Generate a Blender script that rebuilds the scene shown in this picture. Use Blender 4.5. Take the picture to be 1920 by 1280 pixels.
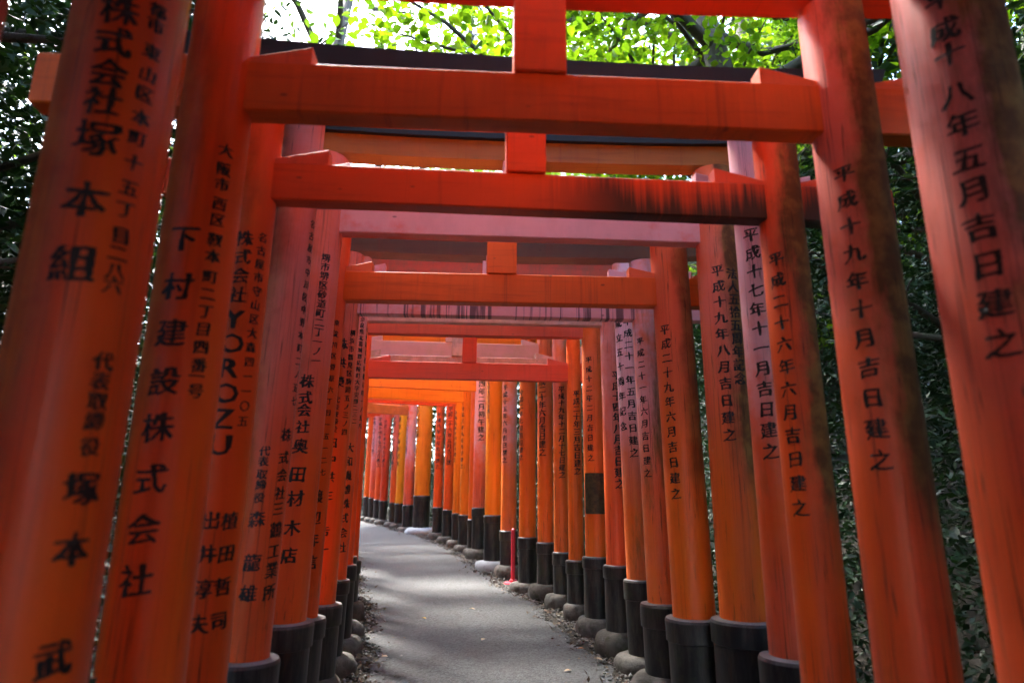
import bpy, bmesh, math, random
import numpy as np
from mathutils import Vector, Matrix

random.seed(7)
rng = np.random.default_rng(7)
for o in list(bpy.data.objects):
    bpy.data.objects.remove(o, do_unlink=True)
scene = bpy.context.scene
col = scene.collection
R = math.radians

# ------------------------------------------------------------------ camera
EYE = 1.25
SLOPE = 0.04                       # the path climbs 4 cm per metre
cam = bpy.data.cameras.new('camera')
cam.lens = 22.5
cam.sensor_width = 36.0
cam.clip_start = 0.05
cam.clip_end = 3000.0
cam.dof.use_dof = True
cam.dof.focus_distance = 4.7
cam.dof.aperture_fstop = 1.6
cam_o = bpy.data.objects.new('camera', cam)
cam_o.matrix_world = Matrix.Translation((0, 0, EYE)) @ Matrix.Rotation(R(90 + 14.04), 4, 'X') @ Matrix.Rotation(R(0.45), 4, 'Z')
col.objects.link(cam_o)
scene.camera = cam_o

# ------------------------------------------------------------------ sky, sun, exposure
SUN_EL, SUN_AZ = 56.0, -38.0       # sun ahead of the camera, to the left
world = bpy.data.worlds.new('World')
scene.world = world
world.use_nodes = True
wn = world.node_tree
bg = wn.nodes['Background']
sky = wn.nodes.new('ShaderNodeTexSky')
sky.sky_type = 'NISHITA'
sky.sun_disc = False
sky.sun_elevation = R(SUN_EL)
sky.sun_rotation = R(SUN_AZ)
sky.air_density = 1.0
sky.dust_density = 1.6
wn.links.new(sky.outputs[0], bg.inputs[0])
bg.inputs[1].default_value = 0.15
sun = bpy.data.lights.new('sun', 'SUN')
sun.energy = 1.5
sun.angle = R(12.0)
sun.color = (1.0, 0.95, 0.87)
sun_o = bpy.data.objects.new('sun', sun)
to_sun = Vector((math.sin(R(SUN_AZ)) * math.cos(R(SUN_EL)), math.cos(R(SUN_AZ)) * math.cos(R(SUN_EL)), math.sin(R(SUN_EL))))
sun_o.rotation_euler = to_sun.to_track_quat('Z', 'Y').to_euler()
sun_o.location = (-3, 10, 20)
col.objects.link(sun_o)
scene.view_settings.view_transform = 'Standard'
scene.view_settings.look = 'None'
scene.view_settings.exposure = 4.1
scene.view_settings.gamma = 1.0
scene.view_settings.use_curve_mapping = False
scene.cycles.max_bounces = 10
scene.cycles.diffuse_bounces = 9
scene.cycles.glossy_bounces = 2
scene.cycles.transmission_bounces = 3
scene.cycles.use_denoising = True
scene.cycles.sample_clamp_indirect = 3.0
scene.cycles.use_adaptive_sampling = True
scene.cycles.adaptive_threshold = 0.03
scene.cycles.adaptive_min_samples = 16

# ------------------------------------------------------------------ materials
def new_mat(name):
    m = bpy.data.materials.new(name)
    m.use_nodes = True
    nt = m.node_tree
    b = nt.nodes['Principled BSDF']
    return m, nt, b

class NB:
    """tiny node-graph helper"""
    def __init__(s, nt): s.nt = nt
    def n(s, t, **kw):
        x = s.nt.nodes.new(t)
        for k, v in kw.items(): setattr(x, k, v)
        return x
    def l(s, a, b): s.nt.links.new(a, b)
    def put(s, sock, v):
        if hasattr(v, 'is_linked') or isinstance(v, bpy.types.NodeSocket): s.l(v, sock)
        else: sock.default_value = v
    def math(s, op, a, b=None, c=None, clamp=False):
        x = s.n('ShaderNodeMath', operation=op); x.use_clamp = clamp
        s.put(x.inputs[0], a)
        if b is not None: s.put(x.inputs[1], b)
        if c is not None: s.put(x.inputs[2], c)
        return x.outputs[0]
    def step(s, v, lo, hi, a=0.0, b=1.0):
        x = s.n('ShaderNodeMapRange', interpolation_type='SMOOTHSTEP')
        s.put(x.inputs[0], v); x.inputs[1].default_value = lo; x.inputs[2].default_value = hi
        x.inputs[3].default_value = a; x.inputs[4].default_value = b
        return x.outputs[0]
    def mix(s, f, a, b, mode='MIX'):
        x = s.n('ShaderNodeMix', data_type='RGBA', blend_type=mode)
        s.put(x.inputs[0], f); s.put(x.inputs[6], a); s.put(x.inputs[7], b)
        return x.outputs[2]
    def vmul(s, v, w):
        x = s.n('ShaderNodeVectorMath', operation='MULTIPLY'); s.l(v, x.inputs[0]); x.inputs[1].default_value = w
        return x.outputs[0]
    def noise(s, v, scale=1.0, detail=4.0, rough=0.55, dist=0.0):
        x = s.n('ShaderNodeTexNoise'); s.l(v, x.inputs['Vector'])
        x.inputs['Scale'].default_value = scale; x.inputs['Detail'].default_value = detail
        x.inputs['Roughness'].default_value = rough; x.inputs['Distortion'].default_value = dist
        return x.outputs[0]
    def coords(s):
        """object coordinates in metres and the same shifted by a per-object random offset"""
        tc = s.n('ShaderNodeTexCoord'); oi = s.n('ShaderNodeObjectInfo')
        k = s.math('MULTIPLY', oi.outputs['Random'], 57.0)
        cx = s.n('ShaderNodeCombineXYZ')
        for i in range(3): s.l(k, cx.inputs[i])
        a = s.n('ShaderNodeVectorMath', operation='ADD'); s.l(tc.outputs['Object'], a.inputs[0]); s.l(cx.outputs[0], a.inputs[1])
        return tc.outputs['Object'], a.outputs[0], oi
    def bump(s, h, strength, dist, b):
        x = s.n('ShaderNodeBump'); x.inputs['Strength'].default_value = strength; x.inputs['Distance'].default_value = dist
        s.l(h, x.inputs['Height']); s.l(x.outputs[0], b.inputs['Normal'])
    def attr(s, name):
        x = s.n('ShaderNodeAttribute', attribute_type='OBJECT', attribute_name=name)
        return x.outputs['Fac']

def make_pillar_paint():
    m, nt, b = new_mat('vermilion_pillar_paint'); g = NB(nt)
    ob, sh, oi = g.coords()
    base = oi.outputs['Color']; sheen_fade = oi.outputs['Alpha']
    side = g.attr('grime_side'); grime = g.attr('grime'); moss = g.attr('moss')
    sx = g.n('ShaderNodeSeparateXYZ'); g.l(ob, sx.inputs[0])
    big = g.noise(g.vmul(sh, (2.2, 2.2, 1.1)), 1.0, 4)
    streak = g.noise(g.vmul(sh, (24, 24, 0.9)), 1.0, 5, 0.6)
    grain = g.noise(g.vmul(sh, (110, 110, 3.0)), 1.0, 3, 0.6)
    blot = g.noise(sh, 9.0, 5, 0.65)
    # slow hue drift and worn vertical streaks
    c = g.mix(g.step(big, 0.35, 0.7, 0.0, 0.55), base, g.mix(1.0, base, (0.80, 0.62, 0.75, 1), 'MULTIPLY'))
    c = g.mix(g.step(streak, 0.50, 0.78, 0.0, 0.45), c, g.mix(1.0, base, (1.0, 1.45, 1.5, 1), 'MULTIPLY'))
    c = g.mix(g.step(streak, 0.28, 0.46, 0.28, 0.0), c, (0.40, 0.040, 0.010, 1))
    # pink bloom: painted-in sky sheen along with chalky weathering, stronger up high
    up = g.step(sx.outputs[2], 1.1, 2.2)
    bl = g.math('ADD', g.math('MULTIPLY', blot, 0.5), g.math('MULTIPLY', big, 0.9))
    f = g.math('MULTIPLY', g.math('MULTIPLY', g.step(bl, 0.42, 0.85), g.math('ADD', g.math('MULTIPLY', up, 0.93), 0.07)), g.math('MULTIPLY', sheen_fade, 1.5), clamp=True)
    c = g.mix(f, c, g.mix(g.step(sheen_fade, 0.6, 1.0), (0.80, 0.27, 0.25, 1), (0.84, 0.47, 0.52, 1)))
    # olive algae and brown grime down the weather side
    xs = g.math('ADD', g.math('MULTIPLY', sx.outputs[0], g.math('MULTIPLY', side, 9.0)), g.math('MAXIMUM', g.math('SUBTRACT', grime, 1.0), 0.0))
    edge = g.math('ADD', xs, g.math('MULTIPLY', g.math('SUBTRACT', g.noise(g.vmul(sh, (7, 7, 2.2)), 1.0, 6, 0.65), 0.5), 2.4))
    hi = g.math('ADD', sx.outputs[2], g.math('MULTIPLY', g.math('SUBTRACT', g.noise(g.vmul(sh, (5, 5, 1.0)), 1.0, 4), 0.5), 1.6))
    gm = g.math('MULTIPLY', g.math('MULTIPLY', g.step(edge, -0.45, 0.45), g.step(hi, 0.95, 1.55)), grime, clamp=True)
    gcol = g.mix(g.step(blot, 0.4, 0.65), (0.080, 0.048, 0.013, 1), (0.25, 0.155, 0.040, 1))
    c = g.mix(g.math('MULTIPLY', gm, 0.92), c, gcol)
    ms = g.math('MULTIPLY', g.step(g.noise(g.vmul(sh, (5, 5, 0.8)), 1.0, 6, 0.7), 0.52, 0.66), moss, clamp=True)
    c = g.mix(g.math('MULTIPLY', ms, 0.85), c, (0.13, 0.12, 0.025, 1))
    # hairline cracks in the wood
    crack = g.noise(g.vmul(sh, (46, 46, 0.55)), 1.0, 2, 0.5)
    ck = g.math('MULTIPLY', g.step(g.math('ABSOLUTE', g.math('SUBTRACT', crack, 0.5)), 0.0, 0.011, 1.0, 0.0), g.step(big, 0.42, 0.56))
    c = g.mix(g.math('MULTIPLY', ck, 0.80), c, (0.035, 0.012, 0.006, 1))
    chip = g.step(g.noise(g.vmul(sh, (70, 70, 16)), 1.0, 4, 0.7), 0.68, 0.74)
    c = g.mix(g.math('MULTIPLY', chip, g.step(blot, 0.45, 0.62, 0.0, 0.55)), c, (0.16, 0.055, 0.025, 1))
    # scuffs just above the sleeve
    lo = g.math('MULTIPLY', g.step(sx.outputs[2], 0.60, 0.95, 1.0, 0.0), g.step(g.noise(g.vmul(sh, (40, 40, 6)), 1.0, 5, 0.7), 0.56, 0.70))
    c = g.mix(g.math('MULTIPLY', lo, 0.55), c, (0.05, 0.03, 0.015, 1))
    g.l(c, b.inputs['Base Color'])
    rough = g.math('ADD', 0.36, g.math('ADD', g.math('MULTIPLY', f, 0.10), g.math('ADD', g.math('MULTIPLY', gm, 0.30), g.math('MULTIPLY', blot, 0.14))))
    g.l(rough, b.inputs['Roughness'])
    b.inputs['Specular IOR Level'].default_value = 0.4
    hgt = g.math('SUBTRACT', g.math('ADD', g.math('MULTIPLY', grain, 0.5), g.math('MULTIPLY', streak, 0.8)), g.math('MULTIPLY', ck, 0.8))
    g.bump(hgt, 0.32, 0.006, b)
    return m

def make_beam_paint():
    m, nt, b = new_mat('vermilion_beam_paint'); g = NB(nt)
    ob, sh, oi = g.coords()
    base = oi.outputs['Color']; sheen_fade = oi.outputs['Alpha']
    stain = g.attr('stain'); sx0 = g.attr('stain_from'); zlo = g.attr('low_edge'); dirt = g.attr('dirt')
    s = g.n('ShaderNodeSeparateXYZ'); g.l(ob, s.inputs[0])
    big = g.noise(g.vmul(sh, (1.6, 3, 3)), 1.0, 4)
    grain = g.noise(g.vmul(sh, (2.2, 60, 34)), 1.0, 5, 0.6, 0.4)
    drip = g.noise(g.vmul(sh, (26, 3, 0.8)), 1.0, 4, 0.7)
    blot = g.noise(sh, 11.0, 5, 0.65)
    c = g.mix(g.step(big, 0.35, 0.7, 0.0, 0.5), base, g.mix(1.0, base, (0.82, 0.66, 0.8, 1), 'MULTIPLY'))
    c = g.mix(g.step(grain, 0.50, 0.72, 0.0, 0.5), c, g.mix(1.0, base, (0.62, 0.52, 0.55, 1), 'MULTIPLY'))
    c = g.mix(g.step(drip, 0.54, 0.74, 0.0, 0.40), c, (0.24, 0.030, 0.012, 1))
    f = g.math('MULTIPLY', g.step(g.math('ADD', g.math('MULTIPLY', blot, 0.5), g.math('MULTIPLY', big, 0.8)), 0.30, 0.75), g.math('MULTIPLY', sheen_fade, 1.25), clamp=True)
    c = g.mix(f, c, (0.82, 0.41, 0.43, 1))  # pink of reflected sky painted into the base, along with chalky fading
    # soot-dark run marks that rise from the lower edge
    zz = g.math('DIVIDE', g.math('SUBTRACT', s.outputs[2], zlo), 0.17)
    fl = g.noise(g.vmul(sh, (38, 2, 0.35)), 1.0, 4, 0.65)
    fl2 = g.noise(g.vmul(sh, (7, 2, 0.1)), 1.0, 2, 0.5)
    reach = g.math('ADD', g.math('MULTIPLY', fl, 1.7), g.math('MULTIPLY', fl2, 1.1))
    t = g.math('SUBTRACT', g.math('SUBTRACT', reach, g.math('MULTIPLY', zz, 0.80)), 0.90)
    gate = g.step(g.math('SUBTRACT', s.outputs[0], sx0), -0.15, 0.30)
    st = g.math('MULTIPLY', g.math('MULTIPLY', g.step(t, -0.40, 0.42), gate), stain, clamp=True)
    c = g.mix(g.math('MULTIPLY', st, 0.98), c, (0.014, 0.010, 0.012, 1))
    dd = g.math('MULTIPLY', g.step(g.noise(g.vmul(sh, (9, 4, 5)), 1.0, 6, 0.7), 0.40, 0.62), dirt, clamp=True)
    c = g.mix(g.math('MULTIPLY', dd, 0.75), c, (0.15, 0.085, 0.03, 1))
    # upright run marks over the whole face
    sp = g.n('ShaderNodeSeparateXYZ'); g.l(sh, sp.inputs[0])
    ln = g.noise(g.vmul(sh, (34, 0.2, 0.9)), 1.0, 3, 0.7); ln2 = g.noise(g.vmul(sh, (3.5, 0.2, 0.2)), 1.0, 2)
    stp = g.math('MULTIPLY', g.step(g.math('ADD', ln, g.math('MULTIPLY', g.math('SUBTRACT', ln2, 0.5), 0.5)), 0.49, 0.60), g.attr('stripes'), clamp=True)
    c = g.mix(g.math('MULTIPLY', stp, 0.85), c, (0.055, 0.030, 0.045, 1))
    # knots
    vo = g.n('ShaderNodeTexVoronoi'); g.l(g.vmul(sh, (5.5, 5.5, 11)), vo.inputs['Vector']); vo.inputs['Scale'].default_value = 1.0
    kn = g.step(vo.outputs['Distance'], 0.035, 0.085, 0.6, 0.0)
    c = g.mix(kn, c, (0.06, 0.02, 0.012, 1))
    g.l(c, b.inputs['Base Color'])
    g.l(g.math('ADD', 0.40, g.math('MULTIPLY', blot, 0.22)), b.inputs['Roughness'])
    g.bump(g.math('ADD', g.math('MULTIPLY', grain, 0.7), g.math('MULTIPLY', blot, 0.3)), 0.25, 0.005, b)
    return m

def make_black(name, colr, worn, rough, moss=0.0):
    m, nt, b = new_mat(name); g = NB(nt)
    ob, sh, oi = g.coords()
    s = g.n('ShaderNodeSeparateXYZ'); g.l(ob, s.inputs[0])
    a = g.noise(g.vmul(sh, (15, 15, 2.2)), 1.0, 6, 0.75)
    f = g.noise(g.vmul(sh, (60, 60, 9)), 1.0, 4, 0.6)
    c = g.mix(g.step(a, 0.40, 0.75, 0.0, worn), colr, (0.085, 0.076, 0.062, 1))
    r2 = g.noise(g.vmul(sh, (13, 13, 3.2)), 1.0, 5, 0.7)
    c = g.mix(g.math('MULTIPLY', g.step(r2, 0.60, 0.72), worn), c, (0.060, 0.026, 0.012, 1))
    if moss:
        mm = g.math('MULTIPLY', g.step(g.noise(sh, 6.0, 6, 0.7), 0.50, 0.68), moss)
        c = g.mix(mm, c, (0.040, 0.044, 0.018, 1))
    if moss:      # sky sheen of the flat rim, painted in as pale grey
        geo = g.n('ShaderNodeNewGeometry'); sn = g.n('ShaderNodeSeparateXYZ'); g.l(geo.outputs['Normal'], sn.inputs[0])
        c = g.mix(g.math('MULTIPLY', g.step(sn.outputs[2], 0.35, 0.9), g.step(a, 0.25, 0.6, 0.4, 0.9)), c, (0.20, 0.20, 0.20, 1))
    g.l(c, b.inputs['Base Color'])
    g.l(g.math('ADD', rough, g.math('MULTIPLY', a, 0.3)), b.inputs['Roughness'])
    g.bump(g.math('ADD', a, g.math('MULTIPLY', f, 0.5)), 0.3, 0.006, b)
    return m

def make_stone(name, c0, c1, c2, scale=9.0, bump=0.5):
    m, nt, b = new_mat(name); g = NB(nt)
    ob, sh, oi = g.coords()
    a = g.noise(sh, scale, 7, 0.65); f = g.noise(sh, scale * 9, 3, 0.6)
    c = g.mix(g.step(a, 0.35, 0.65), c0, c1)
    c = g.mix(g.step(g.noise(sh, scale * 0.6, 5, 0.7), 0.54, 0.68, 0, 0.75), c, c2)
    c = g.mix(g.step(f, 0.55, 0.75, 0, 0.35), c, (0.03, 0.028, 0.025, 1))
    g.l(c, b.inputs['Base Color']); b.inputs['Roughness'].default_value = 0.85
    g.bump(g.math('ADD', a, g.math('MULTIPLY', f, 0.4)), bump, 0.012, b)
    return m

def make_asphalt():
    m, nt, b = new_mat('worn_asphalt'); g = NB(nt)
    tc = g.n('ShaderNodeTexCoord'); v = tc.outputs['Object']
    fine = g.n('ShaderNodeTexVoronoi'); g.l(v, fine.inputs['Vector']); fine.inputs['Scale'].default_value = 85
    sep = g.n('ShaderNodeSeparateColor'); g.l(fine.outputs['Color'], sep.inputs[0])
    big = g.noise(v, 1.3, 5, 0.6); mid = g.noise(v, 14, 6, 0.75); grit = g.noise(v, 150, 3, 0.7)
    c = g.mix(sep.outputs[0], (0.023, 0.025, 0.026, 1), (0.112, 0.119, 0.121, 1))
    c = g.mix(g.step(big, 0.35, 0.7, 0, 0.5), c, (0.055, 0.055, 0.060, 1))
    c = g.mix(g.step(mid, 0.5, 0.75, 0, 0.45), c, (0.100, 0.106, 0.108, 1))
    c = g.mix(g.step(grit, 0.62, 0.74, 0, 0.6), c, (0.24, 0.24, 0.25, 1))
    g.l(c, b.inputs['Base Color']); b.inputs['Roughness'].default_value = 0.78
    h = g.math('ADD', g.math('MULTIPLY', fine.outputs['Distance'], -0.8), g.math('ADD', g.math('MULTIPLY', grit, 0.4), g.math('MULTIPLY', mid, 1.2)))
    g.bump(h, 0.55, 0.008, b)
    return m

def make_soil():
    m, nt, b = new_mat('forest_soil'); g = NB(nt)
    tc = g.n('ShaderNodeTexCoord'); v = tc.outputs['Object']
    a = g.noise(v, 3, 6, 0.7); f = g.noise(v, 45, 5, 0.7); q = g.noise(v, 150, 2)
    c = g.mix(g.step(a, 0.35, 0.65), (0.022, 0.017, 0.012, 1), (0.045, 0.036, 0.027, 1))
    c = g.mix(g.step(f, 0.55, 0.7, 0, 0.8), c, (0.075, 0.064, 0.052, 1))
    c = g.mix(g.step(q, 0.62, 0.72, 0, 0.7), c, (0.12, 0.10, 0.08, 1))
    g.l(c, b.inputs['Base Color']); b.inputs['Roughness'].default_value = 0.95
    g.bump(g.math('ADD', f, g.math('MULTIPLY', q, 0.5)), 0.8, 0.02, b)
    return m

def make_leaf(name, c0, c1, trans, gloss=0.45, tcol=None):
    m, nt, b = new_mat(name); g = NB(nt)
    geo = g.n('ShaderNodeNewGeometry'); oi = g.n('ShaderNodeObjectInfo')
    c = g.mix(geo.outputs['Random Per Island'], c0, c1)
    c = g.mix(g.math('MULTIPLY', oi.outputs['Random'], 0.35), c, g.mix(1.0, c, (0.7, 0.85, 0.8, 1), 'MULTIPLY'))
    g.l(c, b.inputs['Base Color']); b.inputs['Roughness'].default_value = gloss
    b.inputs['Specular IOR Level'].default_value = 0.25
    tr = g.n('ShaderNodeBsdfTranslucent')
    g.l(g.mix(1.0, c, tcol or (2.2, 2.3, 0.8, 1), 'MULTIPLY'), tr.inputs['Color'])
    ms = g.n('ShaderNodeMixShader'); ms.inputs[0].default_value = trans
    g.l(b.outputs[0], ms.inputs[1]); g.l(tr.outputs[0], ms.inputs[2])
    out = nt.nodes['Material Output']; g.l(ms.outputs[0], out.inputs['Surface'])
    return m

def make_bark():
    m, nt, b = new_mat('tree_bark'); g = NB(nt)
    ob, sh, oi = g.coords()
    a = g.noise(g.vmul(sh, (14, 14, 3)), 1.0, 6, 0.7); q = g.noise(sh, 3, 4)
    c = g.mix(a, (0.028, 0.020, 0.015, 1), (0.10, 0.078, 0.058, 1))
    c = g.mix(g.step(q, 0.5, 0.7, 0, 0.6), c, (0.05, 0.058, 0.03, 1))
    g.l(c, b.inputs['Base Color']); b.inputs['Roughness'].default_value = 0.9
    g.bump(a, 0.8, 0.03, b)
    return m

def make_flat(name, c, rough=0.5, var=0.2):
    m, nt, b = new_mat(name); g = NB(nt)
    ob, sh, oi = g.coords()
    n = g.noise(sh, 25, 4, 0.6)
    g.l(g.mix(g.step(n, 0.35, 0.7, 0, var), c, tuple(x * 0.45 for x in c[:3]) + (1,)), b.inputs['Base Color'])
    b.inputs['Roughness'].default_value = rough
    return m

def make_ink():
    m, nt, b = new_mat('brushed_ink'); g = NB(nt)
    tc = g.n('ShaderNodeTexCoord'); v = tc.outputs['Object']
    a = g.noise(g.vmul(v, (60, 60, 22)), 1.0, 5, 0.7); q = g.noise(v, 5, 3)
    w = g.step(g.math('ADD', a, g.math('MULTIPLY', g.math('SUBTRACT', q, 0.5), 0.35)), 0.64, 0.82)
    c = g.mix(w, (0.008, 0.007, 0.008, 1), (0.17, 0.030, 0.012, 1))      # worn ink lets the vermilion through
    g.l(c, b.inputs['Base Color']); b.inputs['Roughness'].default_value = 0.6
    return m

def make_plaque():
    m, nt, b = new_mat('weathered_plaque'); g = NB(nt)
    ob, sh, oi = g.coords()
    a = g.noise(sh, 22, 6, 0.7); q = g.noise(g.vmul(sh, (60, 60, 18)), 1.0, 4, 0.6)
    c = g.mix(g.step(a, 0.35, 0.65), (0.035, 0.030, 0.018, 1), (0.085, 0.072, 0.030, 1))
    c = g.mix(g.step(q, 0.58, 0.72, 0, 0.5), c, (0.02, 0.017, 0.012, 1))
    g.l(c, b.inputs['Base Color']); b.inputs['Roughness'].default_value = 0.6
    b.inputs['Metallic'].default_value = 0.3
    g.bump(a, 0.4, 0.004, b)
    return m

M = {
    'pillar': make_pillar_paint(), 'beam': make_beam_paint(),
    'black': make_black('black_paint', (0.006, 0.006, 0.008, 1), 0.15, 0.5),
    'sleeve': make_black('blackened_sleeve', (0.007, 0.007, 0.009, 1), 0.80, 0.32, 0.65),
    'stone': make_stone('grey_foot_stone', (0.055, 0.050, 0.044, 1), (0.125, 0.115, 0.10, 1), (0.026, 0.026, 0.016, 1), 12.0, 0.9),
    'mossy_stone': make_stone('mossy_foot_stone', (0.050, 0.044, 0.036, 1), (0.105, 0.098, 0.08, 1), (0.035, 0.045, 0.014, 1), 12.0, 0.9),
    'pale_stone': make_stone('pale_blue_foot_stone', (0.40, 0.46, 0.48, 1), (0.50, 0.56, 0.58, 1), (0.25, 0.28, 0.28, 1), 7.0, 0.25),
    'asphalt': make_asphalt(), 'soil': make_soil(), 'bark': make_bark(),
    'ink': make_ink(),
    'plaque': make_plaque(),
    'post': make_flat('red_plastic', (0.62, 0.03, 0.06, 1), 0.4, 0.25),
    'post_white': make_flat('white_band', (0.75, 0.73, 0.72, 1), 0.45, 0.3),
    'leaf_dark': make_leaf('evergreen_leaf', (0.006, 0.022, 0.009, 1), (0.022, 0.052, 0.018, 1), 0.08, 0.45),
    'leaf_mid': make_leaf('broad_leaf', (0.050, 0.100, 0.020, 1), (0.125, 0.185, 0.028, 1), 0.50, 0.42),
    'leaf_bright': make_leaf('maple_leaf', (0.055, 0.120, 0.012, 1), (0.125, 0.185, 0.016, 1), 0.50, 0.45, (2.2, 2.3, 0.5, 1)),
    'leaf_semi': make_leaf('oak_leaf', (0.035, 0.075, 0.018, 1), (0.085, 0.140, 0.024, 1), 0.35, 0.42),
    'leaf_cedar': make_leaf('cedar_needle', (0.030, 0.060, 0.036, 1), (0.060, 0.095, 0.055, 1), 0.25, 0.6),
    'litter': make_leaf('dry_litter', (0.055, 0.036, 0.022, 1), (0.19, 0.15, 0.11, 1), 0.1, 0.8, (1, 1, 1, 1)),
    'gravel': make_leaf('gravel', (0.045, 0.042, 0.04, 1), (0.26, 0.25, 0.235, 1), 0.0, 0.85, (1, 1, 1, 1)),
    'leaf_tan': make_flat('fallen_leaf_tan', (0.46, 0.36, 0.24, 1), 0.7),
    'leaf_brown': make_flat('fallen_leaf_brown', (0.26, 0.11, 0.04, 1), 0.7),
    'leaf_yellow': make_flat('fallen_leaf_yellow', (0.50, 0.33, 0.06, 1), 0.7),
}

# ------------------------------------------------------------------ object helpers
def mesh_obj(name, verts, faces, mat, parent=None, smooth=False):
    me = bpy.data.meshes.new(name)
    me.from_pydata([tuple(v) for v in verts], [], [tuple(f) for f in faces])
    me.validate(); me.update()
    if smooth: me.polygons.foreach_set('use_smooth', [True] * len(me.polygons))
    mats = mat if isinstance(mat, (list, tuple)) else [mat]
    for m in mats: me.materials.append(m)
    o = bpy.data.objects.new(name, me)
    col.objects.link(o)
    if parent: o.parent = parent
    return o

def bm_obj(name, bm, mat, parent=None, smooth=False):
    bmesh.ops.recalc_face_normals(bm, faces=bm.faces)
    me = bpy.data.meshes.new(name)
    bm.to_mesh(me); bm.free()
    if smooth: me.polygons.foreach_set('use_smooth', [True] * len(me.polygons))
    for m in (mat if isinstance(mat, (list, tuple)) else [mat]): me.materials.append(m)
    o = bpy.data.objects.new(name, me)
    col.objects.link(o)
    if parent: o.parent = parent
    return o

def quad_mesh(name, V, F, mat, parent=None):
    """fast path: V (n,3) array, F (m,4) array"""
    me = bpy.data.meshes.new(name)
    V = np.ascontiguousarray(V, dtype=np.float32); F = np.ascontiguousarray(F, dtype=np.int32)
    me.vertices.add(len(V)); me.vertices.foreach_set('co', V.ravel())
    k = F.shape[1]
    me.loops.add(F.size); me.loops.foreach_set('vertex_index', F.ravel())
    me.polygons.add(len(F)); me.polygons.foreach_set('loop_start', np.arange(0, F.size, k, dtype=np.int32))
    me.update(calc_edges=True)
    me.materials.append(mat)
    o = bpy.data.objects.new(name, me)
    col.objects.link(o)
    if parent: o.parent = parent
    return o

def empty(name, loc, rz=0.0):
    o = bpy.data.objects.new(name, None)
    o.empty_display_size = 0.2
    o.location = loc; o.rotation_euler = (0, 0, rz)
    col.objects.link(o)
    return o

def tag(o, label=None, cat=None, group=None, kind=None):
    if label: o['label'] = label
    if cat: o['category'] = cat
    if group: o['group'] = group
    if kind: o['kind'] = kind
    return o

def lathe(profile, seg=40, wob=None):
    """profile [(radius, z)] from bottom to top, capped"""
    V, F = [], []
    for i, (r, z) in enumerate(profile):
        for k in range(seg):
            a = 2 * math.pi * k / seg
            q = 1.0 if wob is None else wob(a, z)
            V.append((r * q * math.cos(a), r * q * math.sin(a), z))
    for i in range(len(profile) - 1):
        for k in range(seg):
            a, b = i * seg + k, i * seg + (k + 1) % seg
            F.append((a, b, b + seg, a + seg))
    F.append(tuple(range(seg))[::-1]); n = (len(profile) - 1) * seg
    F.append(tuple(range(n, n + seg)))
    return V, F

def smooth_by_angle(o, ang=35):
    me = o.data
    me.polygons.foreach_set('use_smooth', [True] * len(me.polygons))
    bm = bmesh.new(); bm.from_mesh(me)
    for e in bm.edges:
        if len(e.link_faces) == 2 and e.calc_face_angle(0) > R(ang): e.smooth = False
    bm.to_mesh(me); bm.free()

def box_bm(cx, cy, cz, sx, sy, sz, bevel=0.004):
    bm = bmesh.new()
    bmesh.ops.create_cube(bm, size=1.0, matrix=Matrix.Translation((cx, cy, cz)) @ Matrix.Diagonal((sx, sy, sz, 1)))
    if bevel: bmesh.ops.bevel(bm, geom=bm.edges[:], offset=bevel, segments=1, affect='EDGES')
    return bm

def ground_z(x, y):
    return SLOPE * y

# ------------------------------------------------------------------ gates: plan in metres
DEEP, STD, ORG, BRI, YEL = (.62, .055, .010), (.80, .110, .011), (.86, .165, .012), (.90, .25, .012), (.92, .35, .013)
CREAM, GOLD, BROWN = (.70, .40, .24), (.46, .17, .014), (.13, .045, .014)
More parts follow.
